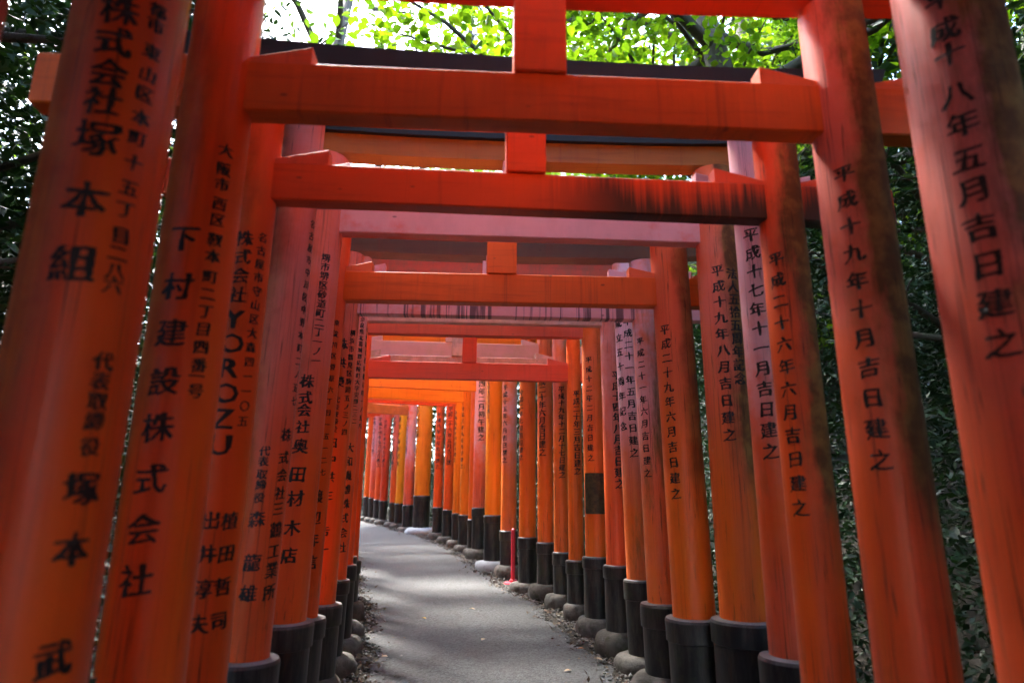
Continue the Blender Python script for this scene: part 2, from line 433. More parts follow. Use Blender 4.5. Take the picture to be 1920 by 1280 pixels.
# right x,y | left x,y | pillar radius | tie beam bottom z, height | lintel bottom z, height | sleeve height
GATES = {k: (1.12, .02 + .5 * (k + 2), -.96, -.05 + .5 * (k + 2), .11, 2.5, .17, 2.9, .16, .58) for k in range(-12, -4)}
GATES.update({
 -4: (1.12, -.98, -.96, -1.02, .11, 2.50, .17, 2.90, .16, .58),
 -3: (1.12, -.48, -.96, -.54, .11, 2.55, .17, 2.95, .16, .58),
 -2: (1.12, .02, -.96, -.05, .11, 2.55, .17, 2.95, .16, .58),
 -1: (1.12, .48, -.96, .41, .11, 2.55, .17, 2.95, .16, .58),
 0: (1.10, .95, -.96, .86, .115, 2.60, .17, 2.98, .16, .58),
 1: (1.135, 1.42, -.93, 1.32, .122, 2.64, .17, 3.02, .16, .58),
 2: (1.077, 1.85, -.916, 1.745, .103, 2.395, .172, 2.885, .16, .57),
 3: (1.044, 2.30, -.953, 2.15, .084, 2.305, .148, 2.675, .13, .56),
 4: (1.122, 2.75, -1.02, 2.66, .092, 2.54, .145, 2.97, .13, .57),
 5: (1.118, 3.27, -1.06, 3.15, .116, 2.615, .175, 3.055, .115, .60),
 6: (.962, 3.55, -1.09, 3.47, .109, 2.345, .172, 2.75, .14, .55),
 7: (.90, 3.98, -1.09, 3.88, .090, 2.385, .28, 2.79, .20, .54),
 8: (.885, 4.57, -1.18, 4.47, .090, 2.60, .16, 3.00, .16, .58),
 9: (.80, 5.03, -1.235, 4.93, .085, 2.635, .16, 3.02, .16, .61),
 10: (.715, 5.53, -1.36, 5.41, .098, 2.66, .13, 3.06, .16, .61),
 11: (.60, 6.11, -1.42, 5.97, .070, 2.375, .165, 2.80, .14, .51),
 12: (.505, 6.62, -1.62, 6.45, .075, 2.50, .21, 3.08, .16, .52),
 13: (.37, 7.04, -1.70, 6.84, .085, 2.79, .17, 3.22, .16, .57),
 14: (.190, 7.47, -1.83, 7.22, .096, 2.98, .18, 3.40, .16, .58),
 15: (-.025, 8.42, -2.03, 8.10, .100, 3.00, .17, 3.40, .16, .57),
 16: (-.24, 9.05, -2.23, 8.68, .115, 3.10, .18, 3.50, .17, .72),
 17: (-.48, 10.20, -2.47, 9.75, .110, 2.96, .20, 3.42, .16, .76),
 18: (-.60, 10.62, -2.58, 10.13, .080, 3.15, .15, 3.50, .15, .56),
 19: (-.76, 11.10, -2.73, 10.58, .100, 2.92, .20, 3.38, .16, .60),
 20: (-.95, 11.70, -2.90, 11.10, .080, 2.98, .15, 3.36, .15, .59),
 21: (-1.175, 12.40, -3.10, 11.75, .090, 3.03, .16, 3.42, .15, .61),
 22: (-1.45, 13.10, -3.35, 12.35, .090, 3.25, .16, 3.62, .15, .62),
 23: (-1.93, 14.30, -3.85, 13.40, .175, 3.55, .24, 4.10, .22, .80),
 24: (-2.30, 14.80, -4.10, 13.85, .115, 3.16, .20, 3.60, .16, .58),
 25: (-2.63, 15.60, -4.40, 14.60, .100, 3.35, .16, 3.75, .15, .58),
 26: (-2.86, 16.05, -4.60, 15.00, .090, 3.40, .16, 3.78, .15, .57),
 27: (-3.22, 16.70, -4.95, 15.60, .100, 3.42, .16, 3.80, .15, .59),
 28: (-3.47, 17.20, -5.20, 16.05, .090, 3.45, .16, 3.82, .15, .60),
 29: (-3.70, 17.60, -5.40, 16.40, .090, 3.48, .16, 3.85, .15, .63),
 30: (-3.93, 18.00, -5.60, 16.80, .090, 3.50, .16, 3.88, .15, .64),
})
# look: beam colour, fade | right pillar colour, fade, grime, moss | left pillar colour, fade | stain, from x | dirt | lintel colour, dirt
LOOK = {k: (STD, .1, STD, .2, .4, 0, STD, .1, 0, 0, .1, STD, .2) for k in range(-12, -4)}
LOOK.update({
 -4: (STD, .1, STD, .2, .4, 0, STD, .1, 0, 0, .1, STD, .2),
 -3: (STD, .1, STD, .2, .4, 0, STD, .1, 0, 0, .1, STD, .2),
 -2: (STD, .1, STD, .2, .4, 0, STD, .1, 0, 0, .1, STD, .2),
 -1: (STD, .1, STD, .2, .4, 0, STD, .1, 0, 0, .1, STD, .2),
 0: (STD, .1, STD, .3, .6, 0, DEEP, .2, 0, 0, .1, STD, .2),
 1: (STD, .0, STD, .6, 1.45, 0, STD, .0, 0, 0, .1, STD, .2),
 2: ((.82, .150, .012), .0, STD, .45, 1.3, 0, STD, .0, .12, -1.5, .1, DEEP, .1),
 3: ((.70, .085, .011), .0, STD, .1, 1.2, 0, STD, .0, 1.0, .10, 0, DEEP, .1),
 4: (STD, .8, STD, .95, .2, .3, STD, .5, 0, 0, .1, STD, .3),
 5: (STD, 1.0, ORG, .35, 1.2, 0, STD, .42, 0, 0, .1, GOLD, .12),
 6: (ORG, .0, ORG, .20, .7, 0, STD, .1, .10, -1.5, 0, DEEP, .3),
 7: (STD, 1.0, ORG, .95, .2, .9, STD, .25, 0, 0, 0, BROWN, .3),
 8: (STD, .8, ORG, 1, .2, .6, STD, .6, .3, -1.0, .1, BROWN, .3),
 9: (CREAM, .5, STD, .7, .4, .2, STD, .4, 0, 0, .3, DEEP, .5),
 10: (DEEP, .1, ORG, .15, .3, 0, STD, .1, .15, -1.0, .1, DEEP, .3),
 11: (DEEP, .05, ORG, .05, .3, 0, STD, .1, 0, 0, .15, STD, .2),
 12: (CREAM, .35, ORG, .5, .3, .6, STD, .3, 0, 0, .4, CREAM, .5),
 13: (CREAM, .9, ORG, .3, .2, 0, STD, .3, 0, 0, .1, STD, .4),
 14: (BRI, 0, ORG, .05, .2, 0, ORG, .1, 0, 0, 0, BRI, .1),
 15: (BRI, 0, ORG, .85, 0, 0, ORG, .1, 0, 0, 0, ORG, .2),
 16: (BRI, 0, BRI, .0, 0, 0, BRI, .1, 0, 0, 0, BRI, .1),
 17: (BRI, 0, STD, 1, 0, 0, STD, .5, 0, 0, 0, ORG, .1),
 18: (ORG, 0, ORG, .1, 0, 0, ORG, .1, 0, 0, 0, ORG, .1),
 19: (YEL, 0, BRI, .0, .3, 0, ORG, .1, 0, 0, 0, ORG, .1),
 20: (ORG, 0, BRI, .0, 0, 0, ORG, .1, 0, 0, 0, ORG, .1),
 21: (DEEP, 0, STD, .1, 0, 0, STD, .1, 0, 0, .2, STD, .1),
 22: (STD, 0, STD, .05, .8, .3, STD, .1, 0, 0, .2, STD, .1),
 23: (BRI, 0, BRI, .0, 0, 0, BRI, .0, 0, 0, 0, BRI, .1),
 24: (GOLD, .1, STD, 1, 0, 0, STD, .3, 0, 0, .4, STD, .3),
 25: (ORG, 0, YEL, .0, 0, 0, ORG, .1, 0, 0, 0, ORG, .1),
 26: (STD, 0, STD, .5, 0, 0, STD, .1, 0, 0, 0, STD, .1),
 27: (STD, 0, DEEP, .2, .3, 0, STD, .1, 0, 0, 0, STD, .1),
 28: (STD, 0, STD, .6, 0, 0, STD, .1, 0, 0, 0, STD, .1),
 29: (STD, 0, STD, 1, 0, 0, STD, .1, 0, 0, 0, STD, .1),
 30: (STD, 0, ORG, .1, 0, 0, STD, .1, 0, 0, 0, STD, .1),
})
GATE_LABEL = {k: 'vermilion torii gate standing behind the viewpoint' for k in range(-12, 0)}
GATE_LABEL.update({
 0: 'vermilion torii gate at the very edge, only a sliver of its left pillar shows',
 1: 'nearest big vermilion torii gate, blurred, right pillar tinged pink with brown grime',
 2: 'second torii gate with broad bright orange tie beam and centre strut at the top',
 3: 'torii gate with black soot stains on the right end of its tie beam',
 4: 'torii gate with pale pink pillars just behind the soot-stained beam',
 5: 'tall torii gate with a pale lavender pink tie beam and golden brown lintel',
 6: 'torii gate with plain vivid orange tie beam, directly behind the lavender pink beam',
 7: 'torii gate with pink tie beam striped all over by dark run marks',
 8: 'pale pink torii gate with two inscription columns on right pillar, behind the striped beam',
 9: 'torii gate with thin cream tie beam between striped beam and dark red beam',
 10: 'torii gate with a dark metal plaque on its right pillar',
 11: 'slender torii gate with low dark red tie beam and orange strut, behind the plaque gate',
 12: 'torii gate of pale weathered wood with olive mossy right pillar',
 13: 'torii gate with pale pink upper beam behind the slender dark red gate',
 14: 'orange torii gate whose right pillar stands just right of the red marker post',
 15: 'torii gate with patchy pale flaking right pillar, just left of the red marker post',
 16: 'bright orange torii gate whose right pillar stands on a pale blue stone',
 17: 'torii gate with pale pink right pillar on a tall black sleeve, bright orange beam',
 18: 'thin orange torii gate mostly hidden behind the pale pink pillar on its tall sleeve',
 19: 'torii gate with glowing yellow orange tie beam in the middle distance',
 20: 'thin bright orange torii gate just beyond the glowing yellow orange beam',
 21: 'dark red torii gate, second beyond the glowing yellow orange beam',
 22: 'grimy red torii gate just before the gap with green leaves, right side',
 23: 'extra thick bright orange torii gate on a tall wide black sleeve at the bend',
 24: 'torii gate with pale pink right pillar just beyond the extra thick gate',
 25: 'narrow yellow orange torii gate, second beyond the extra thick gate',
 26: 'pinkish red torii gate, third beyond the extra thick gate',
 27: 'dark brownish red torii gate, fourth beyond the extra thick gate',
 28: 'faded red torii gate, fifth beyond the extra thick gate',
 29: 'pale lavender pink torii gate, sixth beyond the extra thick gate',
 30: 'farthest visible orange red torii gate at the end of the bend',
})
PALE_STONE = {(16, 1), (23, 1)}

# writing on the pillars: side, gate, characters, angle round the pillar (0 faces the way we come from), heights, size
INSCRIPTIONS = [
    ('R', 1, '平成十八年五月吉日建之', -0.76, [2.48, 2.39, 2.32, 2.21, 2.13, 2.04, 1.96, 1.87, 1.78, 1.69, 1.60], 0.068), 
    ('R', 2, '平成十九年十月吉日建之', -0.72, (2.242, 1.380), 0.060), 
    ('R', 3, '平成二十六年六月吉日建之', -0.84, (2.148, 1.249), 0.059), 
    ('R', 4, '平成十七年十一月吉日建之', -0.60, (2.435, 1.472), 0.070), 
    ('R', 5, '平成十九年八月吉日建之', -0.40, (2.445, 1.589), 0.066), 
    ('R', 5, '法人五拾五周年記念', 0.27, (2.427, 1.870), 0.066), 
    ('R', 6, '平成二十九年六月吉日建之', -0.74, (2.207, 1.311), 0.061), 
    ('R', 7, '平成二十一年六月吉日建之', -0.75, (2.250, 1.436), 0.053),
    ('R', 8, '成立五十周年記念', -0.94, (2.534, 1.783), 0.066),
    ('R', 8, '平成二十一年五月吉日建之', -0.12, (2.538, 1.597), 0.065), 
    ('R', 9, '平成十四年八月吉日建之', 0.28, (2.233, 1.401), 0.078),
    ('R', 10, '平成十二年二月吉日建之', -0.52, (2.465, 1.624), 0.059), 
    ('R', 11, '平成二十年三月吉日建之', 0.26, (2.266, 1.543), 0.070), 
    ('R', 12, '平成十九年十二月十七日建之', 0.13, (2.395, 1.529), 0.070), 
    ('R', 13, '平成二十年六月吉日建之', -0.46, (2.631, 1.781), 0.088),
    ('R', 14, '令和二年七月吉日建之', -1.47, (2.502, 1.754), 0.068),
    ('R', 15, '平成十五年六月吉日建之', -0.66, (2.723, 1.780), 0.076),
    ('R', 16, '令和元年五月吉日建之', -1.12, (3.034, 2.424), 0.069),
    ('R', 17, '平成四年二月初午建之', 0.04, (3.327, 2.236), 0.111),
    ('R', 19, '令和三年九月吉日建之', -1.32, (2.819, 1.840), 0.082),
    ('R', 20, '令和元年十月吉日建之', -0.98, (2.825, 1.983), 0.077),
    ('R', 21, '平成二十六年五月吉日建', -0.05, (2.991, 1.976), 0.101),
    ('R', 22, '平成八年七月吉日建之', -0.28, (2.969, 1.931), 0.096),
    ('R', 23, '令和元年六月吉日建之', -1.38, (3.501, 2.569), 0.096),
    ('R', 24, '平成十九年三月吉日建之', -1.41, (3.205, 2.293), 0.097),
    ('R', 25, '創業四十周年記念', -1.26, (3.350, 2.118), 0.115),
    ('R', 26, '平成二十一年三月吉日建之', -0.75, (3.237, 2.052), 0.105),
    ('R', 27, '平成二十年十月吉日建之', -0.50, (3.243, 2.149), 0.096),
    ('R', 28, '平成十四年五月吉日建之', -0.36, (3.371, 2.175), 0.113),
    ('R', 29, '平成十六年八月吉日建之', -0.57, (3.424, 2.479), 0.102),
    ('L', 1, '株式会社塚本組', 0.40, [2.32, 2.24, 2.16, 2.09, 2.00, 1.86, 1.72], [0.078, 0.076, 0.074, 0.073, 0.088, 0.084, 0.085]), 
    ('L', 1, '京都市東山区本町十五丁目二八六', 1.03, [2.42, 2.36, 2.32, 2.25, 2.19, 2.14, 2.08, 2.03, 1.97, 1.91, 1.86, 1.80, 1.76, 1.72, 1.69], 0.041), 
    ('L', 1, '代表取締役塚本武', 1.09, [1.53, 1.49, 1.45, 1.41, 1.36, 1.28, 1.17, 0.98], [0.041, 0.040, 0.040, 0.039, 0.039, 0.068, 0.066, 0.066]), 
    ('L', 2, '下村建設株式会社', 0.08, [1.96, 1.82, 1.69, 1.56, 1.44, 1.31, 1.19, 1.07], 0.080), 
    ('L', 2, '大阪市西区靫本町二丁目四番一号', 0.87, [2.25, 2.19, 2.14, 2.08, 2.03, 1.97, 1.92, 1.86, 1.81, 1.76, 1.71, 1.66, 1.61, 1.58, 1.54], 0.043), 
    ('L', 3, '株式会社', 0.25, (2.141, 1.936), 0.060), 
    ('L', 3, 'YOROZU', 0.21, (1.851, 1.433), 0.092), 
    ('L', 3, '名古屋市守山区大森四ー一〇五', 1.01, (2.159, 1.512), 0.038), 
    ('L', 3, '出井淳夫', 0.23, (1.198, 0.898), 0.059), 
    ('L', 3, '植田哲司', 0.94, (1.197, 0.904), 0.057), 
    ('L', 4, '名古屋市中川区中野本町二ノ五七', 1.44, (2.456, 1.662), 0.041), 
    ('L', 4, '株式会社三鶴工業所', 1.13, [1.52, 1.43, 1.36, 1.29, 1.23, 1.15, 1.07, 1.00, 0.92], [0.056, 0.055, 0.054, 0.054, 0.057, 0.065, 0.060, 0.063, 0.062]), 
    ('L', 4, '代表取締役森龍雄', 0.22, [1.45, 1.41, 1.36, 1.32, 1.27, 1.19, 1.03, 0.92], [0.042, 0.041, 0.041, 0.041, 0.040, 0.064, 0.066, 0.064]), 
    ('L', 5, '堺市堺区砂道町二丁一ノ一', 0.68, (2.460, 1.924), 0.049), 
    ('L', 5, '株式会社奥田材木店', 0.41, [1.82, 1.74, 1.68, 1.60, 1.51, 1.38, 1.27, 1.14, 1.02], [0.068, 0.067, 0.066, 0.065, 0.074, 0.078, 0.076, 0.075, 0.073]), 
    ('L', 6, '東淀川区菅原六丁目一五ー二七', 0.95, (2.214, 1.405), 0.037), 
    ('L', 6, '渡辺年信', 0.77, (1.282, 0.961), 0.071), 
    ('L', 7, '横浜市鶴見区駒岡五ノ三ノ四', 0.94, (2.267, 1.658), 0.042), 
    ('L', 7, '株洪榮', 0.22, (2.189, 1.951), 0.072), 
    ('L', 7, '代表取締役', 0.20, (1.844, 1.670), 0.041), 
    ('L', 7, '田中洪生・告一', 0.17, (1.591, 0.993), 0.063), 
    ('L', 8, '奈良県北葛城郡広陵町大字安部二三二', 0.92, (2.524, 1.794), 0.041), 
    ('L', 8, '大和機雄株式会社', 0.73, (1.612, 0.963), 0.069), 
    ('L', 9, '大阪府八尾市曙川町一ノ五八', 1.23, (2.581, 1.813), 0.049),
]

# right and left rows as functions of distance along the path
_ks = sorted(GATES)
ROW_RY = np.array([-6.0] + [GATES[k][1] for k in _ks] + [24.0]); ROW_RX = np.array([1.12] + [GATES[k][0] for k in _ks] + [-8.2])
ROW_LY = np.array([-6.0] + [GATES[k][3] for k in _ks] + [22.5]); ROW_LX = np.array([-.96] + [GATES[k][2] for k in _ks] + [-9.6])
def row_r(y): return float(np.interp(y, ROW_RY, ROW_RX))
def row_l(y): return float(np.interp(y, ROW_LY, ROW_LX))

# ------------------------------------------------------------------ ground and path
def side_dist(x, y):
    """metres outside the pillar rows (negative = in the passage)"""
    xr = np.interp(y, ROW_RY, ROW_RX); xl = np.interp(y, ROW_LY, ROW_LX)
    return np.maximum(x - xr, xl - x)

def terrain_z(x, y):
    x = np.asarray(x, float); y = np.asarray(y, float)
    base = SLOPE * np.clip(y, -12, 40)
    d = np.clip(side_dist(x, y) - 0.7, 0, 26)
    bank = 0.50 * d ** 2 / (d + 1.5)
    bump = 0.09 * np.sin(x * 1.7 + y * 0.6) * np.cos(y * 1.3 - x * 0.4) * np.clip(d, 0, 1)
    return base + bank + bump

gx = np.unique(np.concatenate([np.linspace(-300, -30, 10), np.linspace(-30, -8, 16), np.linspace(-8, 4, 97), np.linspace(4, 30, 20), np.linspace(30, 300, 10)]))
gy = np.unique(np.concatenate([np.linspace(-200, -10, 10), np.linspace(-10, 0, 14), np.linspace(0, 24, 120), np.linspace(24, 50, 14), np.linspace(50, 500, 12)]))
GX, GY = np.meshgrid(gx, gy)
GZ = terrain_z(GX, GY)
V = np.stack([GX.ravel(), GY.ravel(), GZ.ravel()], 1)
nx = len(gx)
ii = np.arange(len(gy) - 1)[:, None] * nx + np.arange(nx - 1)[None, :]
F = np.stack([ii, ii + 1, ii + nx + 1, ii + nx], -1).reshape(-1, 4)
g_o = quad_mesh('ground', V, F, M['soil'])
tag(g_o, 'dark leaf-strewn forest soil rising in banks beside the gates', 'ground', kind='structure')

ys = np.linspace(-4, 21, 160)
pv, pf = [], []
NC = 8
for i, y in enumerate(ys):
    n1 = 0.035 * math.sin(y * 3.1) + 0.03 * math.sin(y * 7.7 + 1) + 0.02 * math.sin(y * 17.3)
    n2 = 0.035 * math.sin(y * 2.7 + 2) + 0.03 * math.sin(y * 6.9) + 0.02 * math.sin(y * 15.1 + .5)
    a, b = row_l(y) + 0.27 + n1, row_r(y) - 0.24 + n2
    for k in range(NC + 1):
        t = k / NC
        x = a + (b - a) * t
        edge = 0.0 if k in (0, NC) else 0.018 + 0.012 * math.sin(math.pi * t)
        pv.append((x, y, SLOPE * y + 0.003 + edge))
for i in range(len(ys) - 1):
    for k in range(NC):
        q = i * (NC + 1) + k
        pf.append((q, q + 1, q + NC + 2, q + NC + 1))
p_o = mesh_obj('path', pv, pf, M['asphalt'], smooth=True)
tag(p_o, 'worn grey asphalt path climbing and curving left between the gates', 'path', kind='structure')

# ------------------------------------------------------------------ lettering
_glyphs = {}
def glyph(ch):
    """flat triangles of one character in a unit box, cut into narrow upright strips so that it can wrap round a pillar"""
    if ch in _glyphs: return _glyphs[ch]
    cu = bpy.data.curves.new('lettering', 'FONT')
    cu.body = ch; cu.resolution_u = 2; cu.offset = 0.0
    ob = bpy.data.objects.new('lettering', cu); col.objects.link(ob)
    dg = bpy.context.evaluated_depsgraph_get()
    me = bpy.data.meshes.new_from_object(ob.evaluated_get(dg))
    bm = bmesh.new(); bm.from_mesh(me)
    bmesh.ops.remove_doubles(bm, verts=bm.verts, dist=1e-5)
    latin = ch in 'YOROZU'
    w = max((v.co.x for v in bm.verts), default=1) if latin else 1.0
    for k in range(1, 10):
        bmesh.ops.bisect_plane(bm, geom=bm.verts[:] + bm.edges[:] + bm.faces[:], plane_co=(w * k / 10, 0, 0), plane_no=(1, 0, 0))
    for k in range(9):
        bmesh.ops.bisect_plane(bm, geom=bm.verts[:] + bm.edges[:] + bm.faces[:], plane_co=(0, -.08 + .115 * k, 0), plane_no=(0, 1, 0))
    bmesh.ops.triangulate(bm, faces=bm.faces)
    P = np.array([v.co[:2] for v in bm.verts]); bm.verts.index_update()
    T = np.array([[v.index for v in f.verts] for f in bm.faces])
    bm.free()
    P[:, 0] -= w / 2; P[:, 1] -= 0.36 if latin else 0.38
    col.objects.unlink(ob); bpy.data.objects.remove(ob); bpy.data.curves.remove(cu); bpy.data.meshes.remove(me)
    _glyphs[ch] = (P, T, latin)
    return _glyphs[ch]

def pillar_radius(r, z, H):
    return r * (1.0 - 0.03 * z / H)

def write(pillar, text, th, zs, sizes, r, H, single):
    """single: every painted character is a piece of its own; otherwise the column is one piece"""
    VV, TT, off = [], [], 0
    for ch, z, s in zip(text, zs, sizes):
        P, T, latin = glyph(ch)
        if not len(T): continue
        ph = random.uniform(0, 6.28)
        for dx, dy, dr in ((-0.036, -0.010, 0.0010), (-0.012, 0.012, 0.0012), (0.016, -0.008, 0.0015), (0.042, 0.008, 0.0018)):   # four passes: upright strokes heavier than level ones, as with a brush
            u = P[:, 0].copy(); v = P[:, 1].copy()
            if latin: u = u * 1.12
            else:
                v = v + 0.085 * u + 0.018 * np.sin(5 * u + ph) + 0.010 * np.sin(9 * v + ph)
                u = u + 0.020 * np.sin(4.2 * v + ph * 1.7) + 0.012 * np.sin(8 * u + ph)
                u, v = u + 0.011 * np.sin(29 * v + 17 * u + ph), v + 0.011 * np.sin(31 * u - 13 * v + 2 * ph)      # ragged brush edge
            u = (u + dx * (1 + 0.55 * np.sin(5 * v + 3 * u + ph))) * s; v = (v + dy) * s + z
            a = th + u / r
            rr = pillar_radius(r, v, H) + dr
            VV.append(np.stack([rr * np.sin(a), -rr * np.cos(a), v], 1)); TT.append(T + off); off += len(P)
        if single:
            quad_mesh('painted_character', np.concatenate(VV), np.concatenate(TT), M['ink'], pillar)
            VV, TT, off = [], [], 0
    if VV: quad_mesh('inscription', np.concatenate(VV), np.concatenate(TT), M['ink'], pillar)

# ------------------------------------------------------------------ torii gates
def set_look(o, c, sheen_fade, **props):
    o.color = (*c, sheen_fade)
    for k, v in props.items(): o[k] = float(v)
    return o

def curved_beam(name, half, zb, h, dy, ridge, sweep, mat, parent, cut=0.0):
    """long lintel: rises towards its ends; ridge > 0 gives a gabled top; ends cut at a slant"""
    N = 16; V, Fc = [], []
    ring = [(-dy, 0), (dy, 0), (dy, h), (0, h + ridge), (-dy, h)] if ridge else [(-dy, 0), (dy, 0), (dy, h), (-dy, h)]
    k = len(ring)
    for i in range(N + 1):
        t = -1 + 2 * i / N
        up = sweep * abs(t) ** 2.6
        for (y, z) in ring:
            V.append((t * (half + cut * z / h), y, zb + up + z))
    for i in range(N):
        for j in range(k):
            a, b = i * k + j, i * k + (j + 1) % k
            Fc.append((a, a + k, b + k, b))
    Fc.append(tuple(range(k))); Fc.append(tuple(range(N * k, N * k + k))[::-1])
    o = mesh_obj(name, V, Fc, mat, parent)
    bm = bmesh.new(); bm.from_mesh(o.data); bmesh.ops.recalc_face_normals(bm, faces=bm.faces); bm.to_mesh(o.data); bm.free()
    return o

def foot_stone(parent, x, mat, r, seed):
    rs = random.Random(seed)
    ph = [rs.uniform(0, 6.28) for _ in range(4)]
    wob = lambda a, z: 1 + 0.08 * math.sin(2 * a + ph[0]) + 0.05 * math.sin(3 * a + ph[1] + z * 14) + 0.03 * math.sin(7 * a + ph[2] + z * 30) + 0.02 * math.sin(11 * a + ph[3] - z * 45)
    k = r * rs.uniform(1.50, 1.80); h = rs.uniform(0.10, 0.16)
    prof = [(k * .80, -.10), (k * .97, 0.0), (k * 1.0, h * .35), (k * .98, h * .62), (k * .90, h * .84), (k * .78, h * .96), (k * .62, h)]
    V, Fc = lathe(prof, 28, wob)
    o = mesh_obj('foot_stone', V, Fc, mat, parent, True)
    o.location = (x, 0, 0)
    return h

def build_gate(n):
    RX, RY, LX, LY, r, nb, nh, sb, sh, cap = GATES[n]
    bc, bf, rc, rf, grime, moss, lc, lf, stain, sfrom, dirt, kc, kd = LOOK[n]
    mx, my = (RX + LX) / 2, (RY + LY) / 2
    W = math.hypot(RX - LX, RY - LY); yaw = math.atan2(RY - LY, RX - LX)
    gz = SLOPE * my
    root = empty('torii_gate', (mx, my, gz), yaw)
    tag(root, GATE_LABEL[n], 'torii gate', 'vermilion torii gates lining the path' if n >= 0 else 'torii gates behind the viewpoint')
    nb -= gz; sb -= gz
    dn = 0.034 + 0.12 * (r - .07)              # half thickness of the tie beam
    for sd, x in ((1, W / 2), (-1, -W / 2)):
        base = (SLOPE * (RY if sd > 0 else LY)) - gz
        H = sb + 0.006 - base
        prof = [(pillar_radius(r, H * t, H), H * t) for t in (0.02, .1, .2, .3, .4, .5, .6, .7, .8, .9, 1.0)]
        V, Fc = lathe(prof, 44)
        p = mesh_obj('pillar', V, Fc, M['pillar'], root); smooth_by_angle(p)
        lean = 0.016 if 6 <= n <= 8 or (sd < 0 and n in (4, 5)) else 0.0          # these pillars lean in a little
        p.location = (x + sd * lean * 1.2, 0, base); p.rotation_euler = (0, -sd * lean, 0)
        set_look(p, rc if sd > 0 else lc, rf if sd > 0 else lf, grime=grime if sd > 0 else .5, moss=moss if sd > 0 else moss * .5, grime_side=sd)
        # black sleeve with a collar
        rs = r + (0.031 if n < 8 else 0.018 if n < 12 else 0.007) + random.uniform(-.003, .005); ch = random.uniform(.085, .13)
        sp = [(rs - .004, 0.01), (rs - .002, cap - ch - .012), (rs - .001, cap - ch - .004), (rs + .008, cap - ch), (rs + .009, cap - .014), (rs + .003, cap - .002), (r + .004, cap + .004), (r - .01, cap + .004)]
        V, Fc = lathe(sp, 36)
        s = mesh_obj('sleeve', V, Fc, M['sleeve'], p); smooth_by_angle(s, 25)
        st = 'pale_stone' if (n, sd) in PALE_STONE else ('mossy_stone' if (n * 3 + sd) % 4 == 0 else 'stone')
        q = foot_stone(root, x, M[st], r + .02, n * 10 + sd)
        root.children[-1].location = (x, 0, base - 0.012)
        for (side, gate, text, th, zs, size) in INSCRIPTIONS:
            if gate != n or (side == 'R') != (sd > 0): continue
            m = len(text)
            if isinstance(zs, tuple): zz = [zs[0] + (zs[1] - zs[0]) * i / max(1, m - 1) for i in range(m)]
            else: zz = zs
            ss = size if isinstance(size, list) else [size] * m
            lim = 0.95 if n > 12 else 1.4
            th = max(-lim, min(lim, th))
            write(p, text, th - yaw, [z - gz - base for z in zz], ss, r, H, n <= 13)
    ol, orr = {2: (.54, .54), 3: (.31, .45)}.get(n, (.42, .45))      # how far the tie beam passes the pillars
    bm = box_bm((orr - ol) / 2, 0, nb + nh / 2, W + ol + orr, 2 * dn, nh, 0.005)
    t = bm_obj('tie_beam', bm, [M['beam'], M['black']], root)
    for f in t.data.polygons:
        if abs(f.normal.x) > .7: f.material_index = 1
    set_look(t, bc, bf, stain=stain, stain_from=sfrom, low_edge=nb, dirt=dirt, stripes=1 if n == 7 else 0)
    # wedges driven in beside each pillar
    wl, wh = 0.20, 0.062
    for sx in (1, -1):
        for inner in (1, -1):
            x0 = sx * (W / 2 - inner * (r * .80)); x1 = sx * (W / 2 - inner * (r * .80 + wl))
            d = dn * .88; z0 = nb + nh - .001
            V = [(x0, -d, z0), (x1, -d, z0), (x1, -d, z0 + wh), (x0, -d, z0 + .016), (x0, d, z0), (x1, d, z0), (x1, d, z0 + wh), (x0, d, z0 + .016)]
            bm = bmesh.new(); vs = [bm.verts.new(v) for v in V]
            for f in ((0, 1, 2, 3), (4, 5, 6, 7), (0, 1, 5, 4), (1, 2, 6, 5), (2, 3, 7, 6), (3, 0, 4, 7)): bm.faces.new([vs[i] for i in f])
            bmesh.ops.bevel(bm, geom=bm.edges[:], offset=.002, segments=1, affect='EDGES')
            w = bm_obj('wedge', bm, M['beam'], root)
            set_look(w, bc, min(1, bf + .1), stain=0, stain_from=0, low_edge=nb, dirt=dirt)
    # centre strut
    zs0, zs1 = nb + nh - .001, sb + .004
    s = bm_obj('strut', box_bm(0.0, 0, (zs0 + zs1) / 2, 0.165 * (r / .1) ** .5, 2 * dn + .024, zs1 - zs0, .004), M['beam'], root)
    set_look(s, bc, bf * .7, stain=0, stain_from=0, low_edge=nb, dirt=dirt + .1)
    # lower lintel and black top beam
    l = curved_beam('lintel', W / 2 + .36, sb, sh, r * (1.15 if n < 2 else .5), 0, .035, M['beam'], root, .03)  # both beams made deeper on the nearest gates, out of view, to darken the foreground
    set_look(l, kc, 0.0, stain=0, stain_from=0, low_edge=sb, dirt=kd)
    curved_beam('top_beam', W / 2 + .42, sb + sh - .001, .125, r * (1.15 if n < 2 else .5) + .03, .03, .045, M['black'], root, .05)
    if n == 10:                                 # dark plaque bent round the right pillar
        p = [c for c in root.children if c.name.startswith('pillar')][0]
        base = SLOPE * RY - gz
        za, zb_ = 1.17 - gz - base, 1.50 - gz - base
        V, Fc = [], []; K = 14
        for rr in (r + .002, r + .008):
            for z in (za, zb_):
                for k in range(K + 1):
                    a = -yaw + .05 + (-1.15 + 2.3 * k / K)
                    V.append((rr * math.sin(a), -rr * math.cos(a), z))
        q = K + 1
        for k in range(K):
            Fc += [(2 * q + k, 2 * q + k + 1, 3 * q + k + 1, 3 * q + k), (k + 1, k, q + k, q + k + 1), (q + k, 3 * q + k, 3 * q + k + 1, q + k + 1), (k, k + 1, 2 * q + k + 1, 2 * q + k)]
        Fc += [(0, 2 * q, 3 * q, q), (K, q + K, 3 * q + K, 2 * q + K)]
        pl = mesh_obj('plaque', V, Fc, M['plaque'], p); smooth_by_angle(pl)
